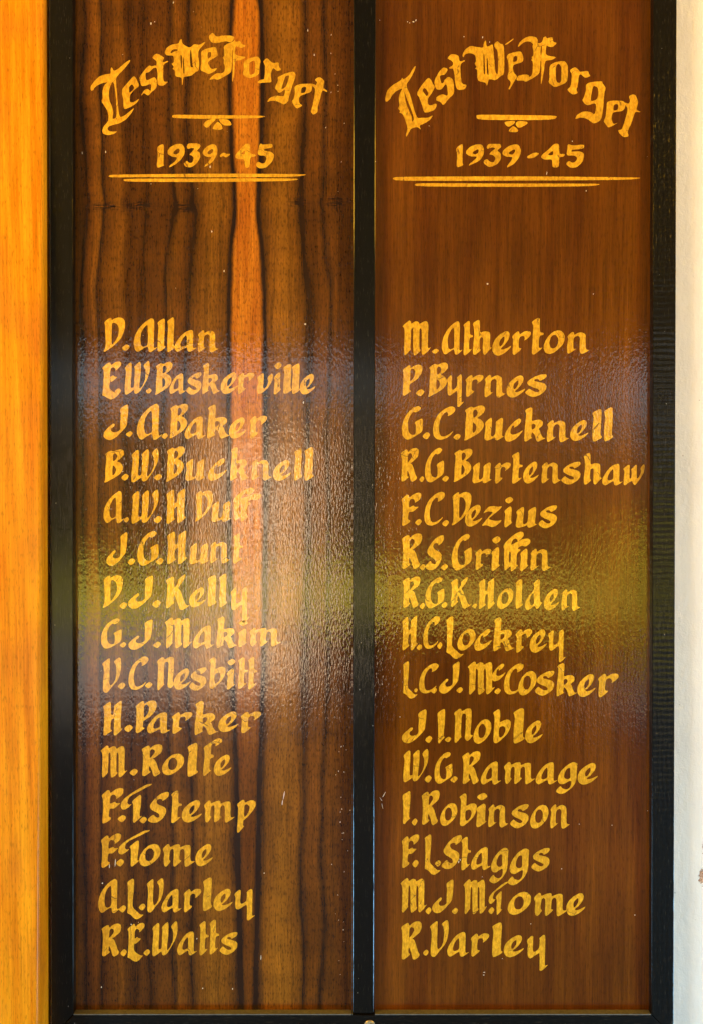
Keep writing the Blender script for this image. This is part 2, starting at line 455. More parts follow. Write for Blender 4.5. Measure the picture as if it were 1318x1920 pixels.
# ---------------------------------------------------------------- lettering shapes (outer outline | openings)
GL = {
'D': "90,128 150,82 165,92 163,112 205,88 245,80 285,92 303,130 300,190 285,250 255,305 200,365 140,410 95,438 80,432 98,400 105,330 100,220 98,160|168,160 165,260 165,372 200,330 235,270 240,200 225,155 195,135 172,138",
'.': "262,400 320,355 358,385 313,435",
'A': "575,88 603,105 605,160 600,300 598,385 608,402 638,385 625,402 570,443 547,435 540,388 525,385 490,405 440,440 415,430 395,385 393,330 410,260 450,190 510,130|536,152 500,185 470,240 460,310 468,370 490,388 515,380 538,365 540,260",
'l': "637,135 700,92 718,108 712,250 706,375 722,380 715,400 655,440 638,428 640,300 650,200 645,160",
'a': "985,210 1005,222 1008,260 1002,390 1012,402 1048,393 1010,418 970,438 948,430 942,390 915,400 850,438 822,425 812,385 830,340 880,270 930,230|940,260 905,290 878,340 872,375 890,387 920,378 941,365",
'n': "1053,258 1105,212 1120,222 1118,248 1165,222 1190,218 1225,235 1232,260 1230,385 1245,402 1270,402 1235,425 1195,447 1172,430 1173,330 1178,275 1160,255 1135,262 1115,282 1112,390 1130,394 1147,383 1110,415 1070,443 1052,430 1055,340 1068,290",
'F': "62,92 122,40 140,48 145,75 185,40 235,20 268,30 268,65 250,95 200,130 205,108 190,88 165,85 145,105 138,180 190,152 200,170 245,165 205,200 180,220 138,218 130,300 155,305 150,325 100,358 75,362 70,340 78,250 78,130",
'C': "470,10 510,25 513,55 490,90 438,120 445,95 435,70 410,80 380,120 360,180 355,250 365,310 385,330 420,325 460,300 495,268 475,305 430,345 375,365 330,355 305,320 298,260 310,180 345,100 410,40",
'e': "1140,225 1170,235 1180,265 1170,305 1130,365 1082,408 1110,415 1150,400 1200,370 1180,405 1120,455 1065,478 1025,465 1003,425 1005,365 1030,310 1080,260|1118,280 1085,312 1072,350 1078,388 1100,372 1125,328 1127,290",
'z': "905,235 935,195 965,165 1010,160 1060,168 1103,160 1080,190 1030,232 955,290 1000,305 1050,312 1098,300 1075,330 1030,365 990,372 940,352 888,360 915,325 945,290 970,262 1010,222 960,212 930,222",
'i': "1122,210 1180,160 1198,170 1200,200 1192,320 1210,322 1180,350 1140,380 1123,370 1128,290 1135,240;1122,97 1185,58 1222,95 1165,138",
'1': "1122,210 1180,160 1198,170 1200,200 1192,320 1210,322 1180,350 1140,380 1123,370 1128,290 1135,240",
'u': "922,235 985,182 998,192 995,260 985,350 990,375 1005,378 1030,355 1038,270 1035,225 1095,182 1112,195 1105,290 1098,365 1110,378 1130,368 1090,395 1050,418 1028,408 1028,385 1000,400 945,420 920,405 922,350 935,280",
's': "345,672 353,690 335,715 278,742 272,725 245,718 222,728 225,742 280,752 330,765 350,790 345,825 310,865 240,898 200,900 150,880 127,855 170,815 195,832 235,852 268,850 278,835 262,820 200,800 160,780 150,758 165,735 220,700 290,675",
'R': "55,548 120,508 135,515 140,540 180,505 225,493 258,503 265,540 250,590 200,630 165,655 185,660 205,700 225,770 245,798 232,820 190,845 172,835 160,780 138,728 130,745 130,785 150,792 125,815 85,843 62,835 68,760 72,680 70,590|140,565 160,545 185,555 190,580 165,620 135,652",
'G': "235,60 268,82 250,110 210,132 190,118 150,165 130,230 133,310 150,345 180,358 210,350 214,260 198,232 230,210 275,188 284,205 282,320 230,355 150,402 110,404 78,370 68,300 80,220 120,140 180,85",
'B': "715,105 785,65 805,82 860,58 900,55 925,75 922,115 890,150 840,185 880,195 912,235 910,280 870,330 800,372 730,410 708,412 720,380 722,260 732,160 732,130|803,118 803,188 838,165 855,125 835,98 815,98|800,225 795,342 825,320 840,280 830,248 812,232",
't': "195,130 262,85 283,95 278,235 320,240 320,262 275,268 268,390 285,398 312,388 275,425 225,462 205,462 198,440 208,300 215,160",
'r': "1020,695 1075,645 1088,660 1090,678 1140,645 1185,650 1192,675 1170,705 1130,735 1138,715 1130,692 1110,690 1085,705 1078,800 1108,802 1090,825 1045,862 1027,855 1030,780 1035,720",
'o': "470,215 510,225 535,260 538,310 520,360 475,410 420,450 375,462 335,445 318,400 330,340 365,280 420,230|420,262 390,290 378,340 385,388 410,405 445,395 470,350 472,300 450,265",
'h': "675,575 735,542 748,560 745,668 790,650 835,655 850,670 846,790 858,802 870,798 835,830 800,870 778,860 775,800 782,720 770,700 745,715 742,815 758,822 735,845 700,870 680,865 678,800 692,700 690,620",
'k': "70,110 130,75 152,88 148,160 140,222 190,205 235,205 258,230 255,265 210,300 225,312 240,360 262,392 290,390 260,405 205,432 190,415 175,360 145,325 135,385 148,390 120,405 78,432 65,420 68,330 80,220 88,140|140,255 165,243 185,258 180,285 142,315",
'g': "955,155 1000,170 992,230 990,310 978,370 940,425 880,470 835,488 800,480 772,460 800,425 825,405 845,432 885,442 912,430 930,400 935,350 910,355 850,388 815,382 795,355 800,310 830,250 890,190|925,215 890,225 865,270 857,310 875,332 905,335 928,320 925,270",
'm': "238,208 290,157 308,165 312,192 360,168 400,160 412,170 412,195 470,168 510,168 520,190 515,310 525,335 568,326 530,355 475,390 458,375 460,250 455,212 435,205 412,225 405,320 430,322 400,355 360,387 345,375 352,260 350,215 335,205 312,225 303,320 322,326 300,360 275,387 255,375 250,320 258,250",
'y': "748,350 800,297 818,305 815,360 810,450 825,468 850,455 878,430 885,345 878,325 925,287 942,298 940,420 935,605 945,608 970,597 945,625 900,663 880,655 885,560 882,470 840,500 790,535 762,520 758,450 765,390",
'L': "303,60 355,22 373,32 370,130 358,260 358,320 400,360 435,395 472,390 440,420 400,443 370,430 335,390 303,378 310,330 312,200 310,90",
'S': "735,518 755,528 755,560 730,590 685,615 690,598 665,590 635,600 625,625 645,650 700,670 728,695 725,740 690,795 630,835 580,835 540,818 540,795 595,748 615,775 645,785 660,775 655,745 620,725 580,705 560,680 560,655 585,620 620,580 670,540",
'p': "795,210 855,160 875,170 878,195 920,172 960,165 988,180 992,215 965,270 915,330 870,370 862,375 858,430 872,430 850,460 812,503 797,495 800,430 808,330 810,240|872,225 868,345 900,320 925,270 928,230 905,208 885,210",
'T': "370,620 455,548 470,560 465,650 450,765 462,775 480,765 440,805 400,840 385,830 388,740 390,650;578,435 575,448 520,475 440,520 370,555 335,590 325,635 345,655 372,645 340,680 300,705 270,700 258,670 268,625 300,585 360,540 440,490 520,445",
'W': "582,112 640,55 658,65 655,180 645,320 658,330 682,320 685,220 690,130 680,105 735,47 752,58 750,180 735,300 735,345 770,305 800,230 800,140 775,90 825,38 840,50 845,110 838,180 810,250 770,320 735,375 705,392 685,385 680,345 645,375 605,402 585,395 583,330 592,230 598,150",
'V': "355,205 425,145 438,155 435,260 430,400 440,440 470,420 495,370 505,280 500,215 472,182 530,135 548,150 553,210 545,300 520,380 460,450 410,515 385,515 365,495 368,400 378,300 370,225",
'H': "728,90 795,42 810,52 808,185 835,180 845,110 840,85 905,35 922,32 920,100 912,200 910,325 932,322 915,345 860,398 842,395 838,380 842,230 835,215 808,240 803,335 825,342 790,370 745,400 730,390 738,280 740,180 735,115",
'J': "235,95 305,52 325,62 318,160 305,265 270,305 210,365 150,402 100,400 68,370 72,325 110,285 165,238 185,245 175,270 148,287 145,312 170,330 215,320 240,300 240,230 245,150",
'K': "722,100 795,60 810,72 808,190 845,140 850,100 860,85 915,38 930,50 910,100 860,165 850,185 875,210 895,270 925,345 945,362 975,350 940,380 890,408 865,395 850,350 820,260 805,250 800,315 815,325 745,390 722,380 735,260 740,180 738,125",
'E': "325,122 390,65 405,72 410,100 450,62 490,55 508,75 500,105 450,160 452,130 430,115 405,130 400,225 430,200 440,215 472,218 440,250 415,272 398,268 393,340 430,375 470,395 490,392 450,440 415,458 385,448 350,420 328,415 335,350 342,240 342,150",
'N': "602,100 660,52 682,58 685,82 740,50 780,52 788,75 785,200 770,320 805,320 775,360 742,385 715,355 722,300 728,180 730,110 710,100 685,112 675,330 688,335 650,375 625,403 610,395 615,280 620,130",
'I': "432,95 500,50 515,60 512,180 498,335 515,340 480,375 455,408 440,398 445,280 440,150",
'M': "72,175 145,112 162,125 165,150 210,122 245,130 248,155 310,118 335,130 342,180 335,390 345,402 372,386 330,440 290,472 272,460 275,330 274,215 264,192 250,204 248,410 264,418 245,445 205,475 188,468 185,340 187,220 177,190 165,198 160,330 155,405 162,412 105,475 90,465 95,350 98,220 88,185",
'P': "75,622 145,572 158,582 158,608 205,575 245,568 275,580 282,625 262,680 215,730 160,765 148,775 145,835 165,838 150,855 95,892 75,880 82,780 85,650|158,625 152,745 185,715 205,670 208,635 190,612 172,612",
'v': "560,210 620,163 635,170 632,260 625,310 640,325 665,300 682,250 670,210 712,165 728,175 722,240 690,300 640,350 590,380 570,370 562,330 580,260 575,225",
'w': "1083,710 1140,665 1153,675 1148,800 1154,812 1168,805 1175,740 1165,715 1215,665 1228,675 1222,780 1227,812 1250,790 1270,740 1260,700 1300,655 1307,690 1295,750 1260,810 1205,882 1185,860 1178,830 1140,850 1105,882 1088,872 1092,800 1098,730",
'd': "430,140 482,87 500,98 498,200 500,300 510,330 528,320 500,365 475,395 455,388 450,355 420,380 385,408 355,398 347,360 355,310 395,250 440,200 445,160|438,225 405,260 395,310 400,350 420,362 442,340 440,280",
'b': "1002,95 1060,55 1080,65 1082,120 1075,195 1120,165 1165,160 1190,180 1190,230 1160,300 1100,360 1045,402 1018,398 1010,370 1018,250 1025,150 1020,115|1072,240 1065,300 1072,340 1090,345 1120,315 1138,270 1130,235 1105,225",
'f': "235,555 300,510 360,470 400,462 425,475 425,500 380,530 355,548 358,520 340,510 315,530 310,575 305,630 335,630 340,660 300,668 292,780 304,793 318,788 280,820 245,852 228,845 235,740 247,640 240,580",
'c': "960,650 982,665 975,690 940,725 905,742 912,722 895,720 878,745 870,790 885,810 920,808 965,785 1003,762 970,810 920,855 860,880 825,870 812,830 825,780 870,720 920,675",
'@': "72,640 80,605 130,550 185,503 240,475 275,482 280,520 245,560 215,582 215,560 195,545 165,562 150,600 152,615 200,590 265,555 315,548 348,562 345,595 300,635 265,622 230,635 215,655 245,662 240,680 208,700 200,830 228,820 160,895 145,885 148,830 95,880 80,870 78,740 80,660|126,682 148,692 145,800 128,800",
}
YEAR_L = [   # zoom 3.295, origin 190,260
 "347,48 385,32 390,45 386,155 392,165 352,182 345,172 352,110",
 "470,32 500,33 518,55 518,90 500,125 460,160 420,180 425,165 455,145 475,115 440,112 412,95 412,75 430,50|475,60 452,78 448,92 462,98 482,88 487,70",
 "530,45 540,30 580,28 612,33 617,50 590,75 612,85 615,115 595,150 560,178 525,175 510,155 530,135 545,150 565,150 575,120 565,105 545,100 562,82 580,60 560,56 535,65",
 "690,32 712,40 722,70 715,105 690,145 640,177 642,165 665,145 685,112 655,112 628,98 630,75 655,48|688,62 665,76 658,90 670,98 688,88 694,72",
 "733,105 755,85 778,95 803,95 775,118 755,107 740,115",
 "895,30 922,32 922,95 955,97 955,110 922,112 920,178 890,183 888,125 850,128 828,115 835,95 870,55|890,70 865,95 888,98",
 "985,28 1000,38 1060,30 1060,56 1010,62 1008,75 1050,80 1072,100 1060,140 1020,180 980,185 955,165 970,140 995,155 1015,150 1025,120 1010,103 985,105 968,95 975,60"]
YEAR_R = [   # zoom 2.636, origin 720,260
 "353,45 383,25 388,35 384,118 390,132 362,142 356,135 360,80",
 "455,28 480,28 492,48 490,80 470,110 415,135 420,125 445,105 460,88 425,88 402,75 405,58 425,38|460,52 440,64 436,74 450,78 462,70 466,58",
 "505,40 515,25 550,27 572,25 578,42 555,58 572,70 578,95 560,125 520,143 492,125 490,108 508,100 520,115 540,118 550,95 535,80 515,78 530,62 550,48 530,42 508,52",
 "640,28 662,30 675,55 668,90 640,125 605,145 608,132 625,110 635,90 605,90 582,78 585,60 610,38|640,52 618,66 615,74 630,80 642,70 646,58",
 "703,88 740,68 768,72 740,95 708,98",
 "838,25 863,25 863,78 892,75 885,90 863,90 862,142 828,143 830,100 790,105 773,92 778,80 815,50|833,58 805,80 832,82",
 "905,25 930,35 988,28 985,50 925,55 922,65 965,62 988,75 980,115 950,142 920,145 895,125 910,108 930,122 948,110 952,92 935,82 900,85 903,55"]
RULES_L = ["45,232 60,222 750,216 1100,218 1282,220 1230,232 1100,238 300,238 60,239", "137,255 150,247 700,246 1240,245 1180,262 700,268 150,266"]
RULES_R = ["38,197 55,188 700,186 1100,190 1282,192 1220,203 900,206 60,209", "147,228 160,220 600,222 900,222 1082,223 1020,236 600,238 165,236"]
H1 = [  # zoom 5.4917, origin 160,50
 "55,625 90,570 150,510 210,492 268,485 265,430 280,418 298,460 350,430 410,375 468,338 460,370 400,440 345,495 318,528 330,700 352,932 395,925 440,890 515,830 480,890 430,950 370,990 300,1010 245,1025 232,1050 245,1075 290,1082 335,1078 300,1105 240,1118 190,1105 178,1080 190,1030 240,975 245,920 230,860 190,800 170,765 185,740 180,660 200,600 240,570 180,580 120,610 95,630 90,650 65,665|290,560 305,620 315,700 330,935 280,952 294,890 280,820 250,750 250,660 268,600",
 "500,508 520,520 565,610 520,640 460,705 462,780 500,780 565,738 530,790 470,830 405,852 400,820 395,740 380,690 385,640 430,590|485,590 455,622 460,688 510,632",
 "665,395 680,410 738,398 738,412 700,430 660,470 620,475 630,560 690,530 720,520 740,550 740,630 690,670 650,715 605,680 585,710 581,702 610,655 640,640 665,655 680,665 685,600 670,590 620,610 580,612 560,530 575,500 620,440",
 "735,270 820,318 800,350 800,372 855,350 860,360 806,388 805,530 815,570 860,565 810,610 765,605 745,590 750,500 740,418 700,428 740,400 738,350 690,320",
 "820,270 840,220 890,185 970,175 975,140 995,125 1005,180 1060,210 1090,215 1125,178 1180,190 1245,150 1230,180 1170,240 1165,300 1178,380 1172,455 1140,465 1100,505 1030,515 1015,520 1005,600 998,600 1000,520 930,515 930,450 900,435 920,415 890,380 920,370 915,295 840,298|882,262 905,235 945,230 960,245 910,262 890,275|985,285 1000,300 1000,400 995,445 985,350|1010,300 1018,330 1027,480 1014,485|1090,225 1100,290 1110,410 1120,415 1088,422 1082,300",
]
H2 = [  # origin 380,50
 "-15,260 30,230 140,205 150,250 162,295 130,320 70,350 55,375 80,420 100,440 155,425 135,455 70,490 20,465 -20,450 -10,380 -5,330|55,270 90,255 90,310 58,335",
 "105,60 125,80 145,105 210,92 290,92 325,100 333,122 300,160 275,162 250,148 210,155 150,170 100,165 72,130 70,95",
 "220,205 260,175 320,155 335,128 345,160 390,145 405,180 455,195 400,225 350,200 340,212 337,290 390,305 460,312 400,345 337,350 330,480 315,570 308,560 315,440 318,225 312,240 305,400 300,470 250,500 200,530 155,548 130,535 70,550 90,520 150,475 200,485 230,460 235,410 220,380 225,340 210,320 230,300 225,240",
 "575,302 605,355 590,400 585,490 545,515 480,532 415,495 430,440 425,355 490,325|540,345 545,400 540,482 490,500 485,440 485,370",
 "665,322 690,345 730,378 790,365 790,420 820,440 770,460 730,420 712,460 705,520 715,575 640,575 580,585 570,570 600,545 640,545 645,480 650,400 625,360",
 "945,460 965,500 930,600 890,730 885,770 840,805 800,780 740,760 700,765 668,778 690,735 760,708 835,720 850,690 858,640 790,688 765,650 745,635 760,600 785,550 775,520 860,480|895,500 882,560 858,625 817,645 820,620 840,560 855,510",
 "945,620 1000,590 1080,588 1130,588 1168,600 1155,612 1130,612 1125,670 1070,690 1000,715 995,770 1010,800 1035,812 975,845 950,820 920,770 945,740 955,660|1025,625 1070,618 1062,675 1018,690",
 "1205,515 1260,555 1245,630 1290,665 1280,674 1235,650 1215,740 1185,830 1190,880 1140,910 1115,870 1130,840 1155,720 1165,640 1130,605 1130,600 1170,605 1185,570 1155,545",
]
ORN_L = ["-313,925 -300,906 0,910 580,915 662,925 580,943 0,949 -300,940", "10,1010 40,970 100,948 148,950 90,1002 60,1042 30,1035",
 "160,978 195,1005 215,1050 180,1065 100,1055 130,1005", "165,948 270,955 305,1005 290,1020 220,1015 185,985"]
H3 = [  # origin 710,50
 "375,400 370,440 320,540 272,600 320,700 385,945 440,938 500,940 560,908 520,965 460,1000 415,1015 430,1065 400,1032 330,1045 300,1100 280,1138 275,1110 295,1050 270,960 240,895 205,885 220,870 190,840 210,820 200,750 210,690 245,632 180,660 130,710 110,750 70,780 60,745 80,660 140,600 230,550 235,522 250,548 310,500 350,430|258,655 290,750 362,945 338,985 335,930 300,850 270,760",
 "505,522 535,550 555,590 575,620 545,680 495,750 510,820 600,785 575,860 465,893 450,830 410,720 390,700 395,670 440,600|470,625 510,685 490,722 445,660",
 "660,418 710,435 680,495 620,500 640,590 665,575 670,550 715,512 765,548 775,690 720,735 660,815 635,775 585,760 590,725 650,692 710,720 700,620 688,585 640,650 590,650 565,580 580,530 620,460",
 "745,278 822,298 825,365 880,345 880,358 832,382 845,590 905,600 880,648 790,655 770,430 725,432 720,420 765,395 755,355 705,330 710,315",
 "855,300 880,240 940,195 1000,210 1075,220 1075,170 1100,132 1105,215 1165,180 1172,200 1190,400 1195,470 1225,500 1225,250 1185,210 1185,175 1218,148 1245,178 1285,180 1290,490 1250,510 1195,555 1150,540 1125,545 1110,618 1100,575 1010,560 1010,440 985,435 1005,415 980,380 1000,360 990,290 930,270 880,285 870,318|1075,265 1084,300 1090,500 1075,480|1110,300 1120,360 1125,510 1108,480",
]
H4 = [  # zoom 5.069, origin 950,50
 "62,110 55,125 0,168 -18,172 -14,162 20,140",
 "5,262 60,245 130,232 155,290 150,338 52,362 58,440 100,468 70,515 20,602 12,590 40,530 0,490 15,430 12,330 -5,290|60,285 90,275 95,325 56,340",
 "100,188 120,145 170,105 220,90 270,98 293,125 290,160 330,152 345,100 370,92 372,115 420,98 435,110 435,145 475,155 430,198 385,185 372,175 362,262 400,280 472,290 420,318 358,322 350,420 330,520 318,555 325,420 325,325 314,320 312,440 260,480 175,528 155,510 85,515 100,468 170,452 205,460 208,482 240,460 245,330 228,320 240,300 230,290 248,280 250,230 240,190 250,165 210,138 160,145 110,190|330,182 325,268 318,270 320,188",
 "542,322 578,368 575,525 510,555 450,578 390,530 402,500 400,370 450,340|490,350 515,385 512,530 480,535 462,500 465,370",
 "645,382 685,418 690,432 770,418 775,450 795,468 740,490 700,450 682,460 670,560 655,605 675,630 625,650 565,600 605,570 615,450 598,425 600,410",
 "905,518 905,540 938,580 920,640 915,760 895,890 820,925 770,880 700,860 645,882 660,840 720,805 790,810 835,840 850,720 760,750 735,730 712,700 730,670 750,600 745,550 800,525|820,560 865,580 860,690 800,710 795,680 810,600",
 "945,715 1000,702 1100,705 1125,730 1118,780 1090,805 1000,812 990,880 1010,930 1060,910 960,965 940,930 915,900 935,860 945,780|1015,740 1055,735 1050,790 1010,800",
 "1155,655 1215,640 1248,715 1225,790 1270,810 1255,815 1215,805 1180,920 1140,1000 1158,1045 1100,1052 1045,985 1090,980 1120,890 1150,780 1115,735 1120,722 1150,735 1170,710",
]
ORN_R = ["-294,850 -285,836 100,840 400,845 482,850 440,888 -285,888", "-30,905 60,893 80,910 20,955 -10,940",
 "85,910 110,895 190,903 193,925 110,968 80,935", "60,940 110,985 90,1005 10,1000 25,970"]

# every line of names: (origin x, origin y) then letter x0 x1 y0 y1 in steps of 1/5.4917
A1, A2, A3 = (180, 580), (380, 670), (180, 740)
R1, R2, R3, R4, R5 = (740, 580), (960, 580), (740, 750), (970, 750), (740, 920)
B1, B2, B3, B4, B5, B6, B7, B8 = (180, 910), (360, 820), (180, 1070), (360, 990), (180, 1230), (340, 1150), (340, 1300), (180, 1390)
C1, C2, C3, C4, C5, C6, C7, C8 = (300, 1470), (180, 1560), (300, 1640), (180, 1720), (740, 1060), (930, 910), (920, 1070), (740, 1220)
D1, D2, D3, D4, D5, D6, D7, D8 = (940, 1230), (740, 1320), (900, 1400), (740, 1470), (880, 1550), (740, 1560), (740, 1700), (850, 1700)
LEFT = [
 [A1, "D 80 305 82 438 . 262 358 355 435 A 393 638 88 443 l 637 720 92 440 l 737 815 78 443 a 812 1048 210 438 n 1053 1270 212 447"],
 [A1, "E 65 268 535 930 . 190 268 808 880 W 298 560 528 880 . 510 583 808 875 B 612 793 540 880 a 757 935 657 875 s 930 1095 648 880", A2, "k 0 190 55 380 e 190 375 152 380 r 360 540 155 378 v 560 728 163 380 i 735 825 45 385 l 833 925 65 380 l 922 1010 60 380 e 1005 1170 168 385"],
 [A3, "J 82 340 100 467 . 305 390 370 442 A 425 690 88 468 . 672 752 388 462 B 760 955 92 450 a 915 1145 220 460", A2, "k 50 290 485 840 e 275 460 615 840 r 485 670 598 840"],
 [A3, "B 88 295 563 905 . 257 348 808 892 W 367 650 550 905 . 590 692 810 890 B 725 920 532 897 u 927 1140 660 890", B2, "c 165 370 212 450 k 398 600 98 450 n 615 830 225 448 e 838 1030 230 452 l 1055 1140 108 448 l 1160 1260 95 450"],
 [B1, "A 82 300 55 393 . 285 350 322 388 W 370 650 40 398 . 588 690 308 398 H 728 935 32 400", B2, "D 35 222 545 868 u 205 420 655 875 @ 430 718 515 870"],
 [B1, "J 110 330 482 828 . 322 415 745 828 G 428 650 465 828 . 612 708 742 825 H 735 945 465 815 u 968 1180 592 815", B4, "n 190 400 138 368 t 425 530 55 368"],
 [B3, "D 72 282 45 385 . 238 332 318 402 J 335 595 48 392 . 572 680 295 390 K 722 975 35 408 e 965 1140 170 380", B4, "l 165 260 480 812 l 285 365 465 820 y 400 600 600 977"],
 [B3, "G 55 270 487 802 . 243 322 732 797 J 338 590 500 815 . 583 682 725 802 M 708 1000 480 802", B6, "a 120 350 120 365 k 365 585 32 362 i 588 700 65 350 m 700 1040 145 345"],
 [B5, "V 65 265 12 378 . 220 315 265 350 C 338 545 0 352 . 500 592 262 340 N 628 825 8 355 e 805 985 125 350 s 960 1145 115 357", B6, "b 285 460 448 778 i 470 570 462 788 t 585 690 450 778 t 690 785 445 785"],
 [B5, "H 78 280 460 822 . 285 390 700 790 P 412 632 455 797 a 528 780 575 800 r 782 1000 575 803", B7, "k 140 390 75 432 e 385 600 183 402 r 612 830 185 412"],
 [B8, "M 48 330 40 375 . 342 442 275 362 R 472 690 28 362 o 682 912 125 350 l 945 1057 12 368", B7, "f 228 425 462 852 e 340 525 628 852"],
 [B8, "F 60 287 478 845 . 218 322 752 838 T 258 580 435 840 . 445 535 770 852 S 540 755 518 838 t 775 888 505 840 e 888 1100 602 838", C1, "m 455 780 168 400 p 795 992 160 503"],
 [C2, "F 52 262 12 370 . 203 300 270 362 T 232 558 -22 357 o 447 670 122 355 m 688 1030 122 362 e 1028 1212 120 355"],
 [C2, "A 28 255 478 838 . 232 322 748 835 L 325 500 478 901 . 437 520 730 815 V 522 702 472 828 a 678 892 583 830 r 903 1090 583 828", C3, "l 445 545 25 378 e 555 755 142 375 y 768 985 145 472"],
 [C4, "R 60 265 62 405 . 248 328 322 408 E 325 508 55 458 . 487 568 322 402 W 582 845 38 402 a 838 1050 140 393", C3, "t 408 505 475 830 t 512 612 460 820 s 615 805 590 825"],
]
RIGHT = [
 [R1, "M 72 372 112 475 . 370 455 402 462 A 480 695 118 470 t 700 800 118 475 h 797 1000 105 470 e 1000 1200 222 480 r 1200 1400 222 470", R2, "t 195 320 85 465 o 318 538 215 462 n 560 795 230 462"],
 [R1, "P 75 282 568 892 . 205 307 815 902 B 340 545 548 900 y 530 710 668 1008 r 720 912 672 903 n 918 1140 672 912", R2, "e -62 135 678 912 s 127 353 668 902"],
 [R3, "G 68 285 58 408 . 275 365 325 412 C 388 620 62 412 . 592 682 342 418 B 708 925 55 418 u 918 1130 180 420 c 1125 1320 188 432", R4, "k 65 290 72 432 n 297 530 205 437 e 540 730 205 425 l 765 868 90 432 l 885 985 72 430"],
 [R3, "R 55 245 492 845 . 243 305 780 852 G 305 503 488 848 . 475 558 775 848 B 600 795 500 845 u 795 1003 640 860 r 1020 1192 642 862 t 1200 1313 535 862", R4, "e 55 218 632 862 n 243 445 637 865 s 443 648 635 870 h 675 870 540 872 a 865 1085 655 882 w 1083 1307 655 882"],
 [R5, "F 62 270 18 362 . 198 280 285 365 C 298 513 8 362 . 475 560 295 375 D 580 785 12 358 e 718 900 142 372 z 888 1103 158 375 i 1122 1222 58 380", C6, "u 198 430 220 440 s 427 625 205 443"],
 [R5, "R 65 280 438 810 . 245 320 750 825 S 315 503 455 818 . 465 550 748 825 G 580 790 440 820 r 820 992 597 818 i 988 1095 462 830", C6, "@ 72 350 475 890 1 240 330 650 885 n 348 562 650 885"],
 [C5, "R 75 262 112 440 . 248 312 380 458 G 308 508 118 443 . 470 543 372 447 K 570 790 118 448 . 790 850 388 447 H 858 1030 130 452 o 1045 1218 233 452", C7, "l 250 325 85 395 d 347 528 85 408 e 543 705 183 412 n 722 920 190 417"],
 [C5, "H 72 235 518 878 . 215 282 808 880 C 288 463 520 862 . 427 490 785 870 L 525 710 522 966 o 638 828 652 880 c 812 1003 650 882", C7, "k 20 245 478 833 r 248 425 598 848 e 395 578 602 848 y 585 770 602 944"],
 [C8, "L 80 235 108 497 . 190 238 380 435 C 245 447 125 442 . 362 437 375 447 J 450 665 110 442 . 622 705 370 443 M 742 1030 108 455 c 992 1140 130 318 . 1012 1093 380 455", D1, "C 20 225 72 398 o 165 358 152 408 s 335 542 152 408 k 562 780 70 418 e 778 970 182 425 r 985 1205 178 427"],
 [D2, "J 68 325 52 403 . 302 388 320 408 I 432 515 48 408 . 505 583 332 398 N 602 805 45 403 o 803 990 155 412 b 1002 1190 52 405 l 1215 1335 38 410", D1, "e 240 425 660 900"],
 [D2, "W 82 345 460 807 . 295 382 725 818 G 402 590 490 820 . 560 650 738 815 R 688 880 483 828 a 878 1095 588 832", D3, "m 238 568 155 390 a 565 795 157 390 g 772 1000 155 488 e 1000 1212 165 393"],
 [D4, "I 72 158 72 415 . 165 235 347 435 R 270 460 62 425 o 460 640 195 433 b 658 840 95 435 i 832 960 85 447 n 957 1168 208 452", D3, "s 300 497 590 840 o 508 700 597 845 n 717 920 592 848"],
 [D6, "F 65 247 22 370 . 168 247 280 372 L 303 472 22 443 . 403 478 285 362 S 480 687 28 380 t 678 780 47 393 a 778 990 152 392 g 965 1168 158 530", D5, "g 385 612 220 605 s 628 825 218 460"],
 [D6, "M 52 330 470 832 . 305 380 768 855 J 382 603 487 835 . 578 653 775 852 M 700 950 482 848 . 952 1025 768 852 T 962 1165 510 855", D5, "o 387 630 670 910 m 655 1010 680 925 e 992 1195 682 920"],
 [D7, "R 58 275 148 548 . 280 350 435 512 V 355 553 135 517 a 533 765 258 517 r 775 970 272 515 l 997 1105 158 522", D8, "e 513 725 290 522 y 748 970 287 663"],
]

def parse(s):
    """'outer|hole|hole;outer|hole' -> [[ring, ring...], ...]"""
    return [[[tuple(float(q) for q in p.split(',')) for p in ring.split()] for ring in part.split('|')] for part in s.split(';')]

def soften(ring, cut=.22):
    out = []
    n = len(ring)
    for i in range(n):
        a, b = ring[i], ring[(i + 1) % n]
        out.append((a[0] + (b[0] - a[0]) * cut, a[1] + (b[1] - a[1]) * cut))
        out.append((a[0] + (b[0] - a[0]) * (1 - cut), a[1] + (b[1] - a[1]) * (1 - cut)))
    return out

def rough_ring(ring, seed, amp=.38):
    """split long edges and shake the outline by a fraction of a grid step, like a brush edge"""
    out = []
    n = len(ring)
    for i in range(n):
        a, b = ring[i], ring[(i + 1) % n]
        L = math.hypot(b[0] - a[0], b[1] - a[1])
        k = max(1, int(L / 2.6))
        for j in range(k):
            t = j / k
            x, y = a[0] + (b[0] - a[0]) * t, a[1] + (b[1] - a[1]) * t
            v = mnoise.noise_vector(Vector((x * .32, y * .32, seed)))
            out.append((x + v.x * amp, y + v.y * amp))
    return out

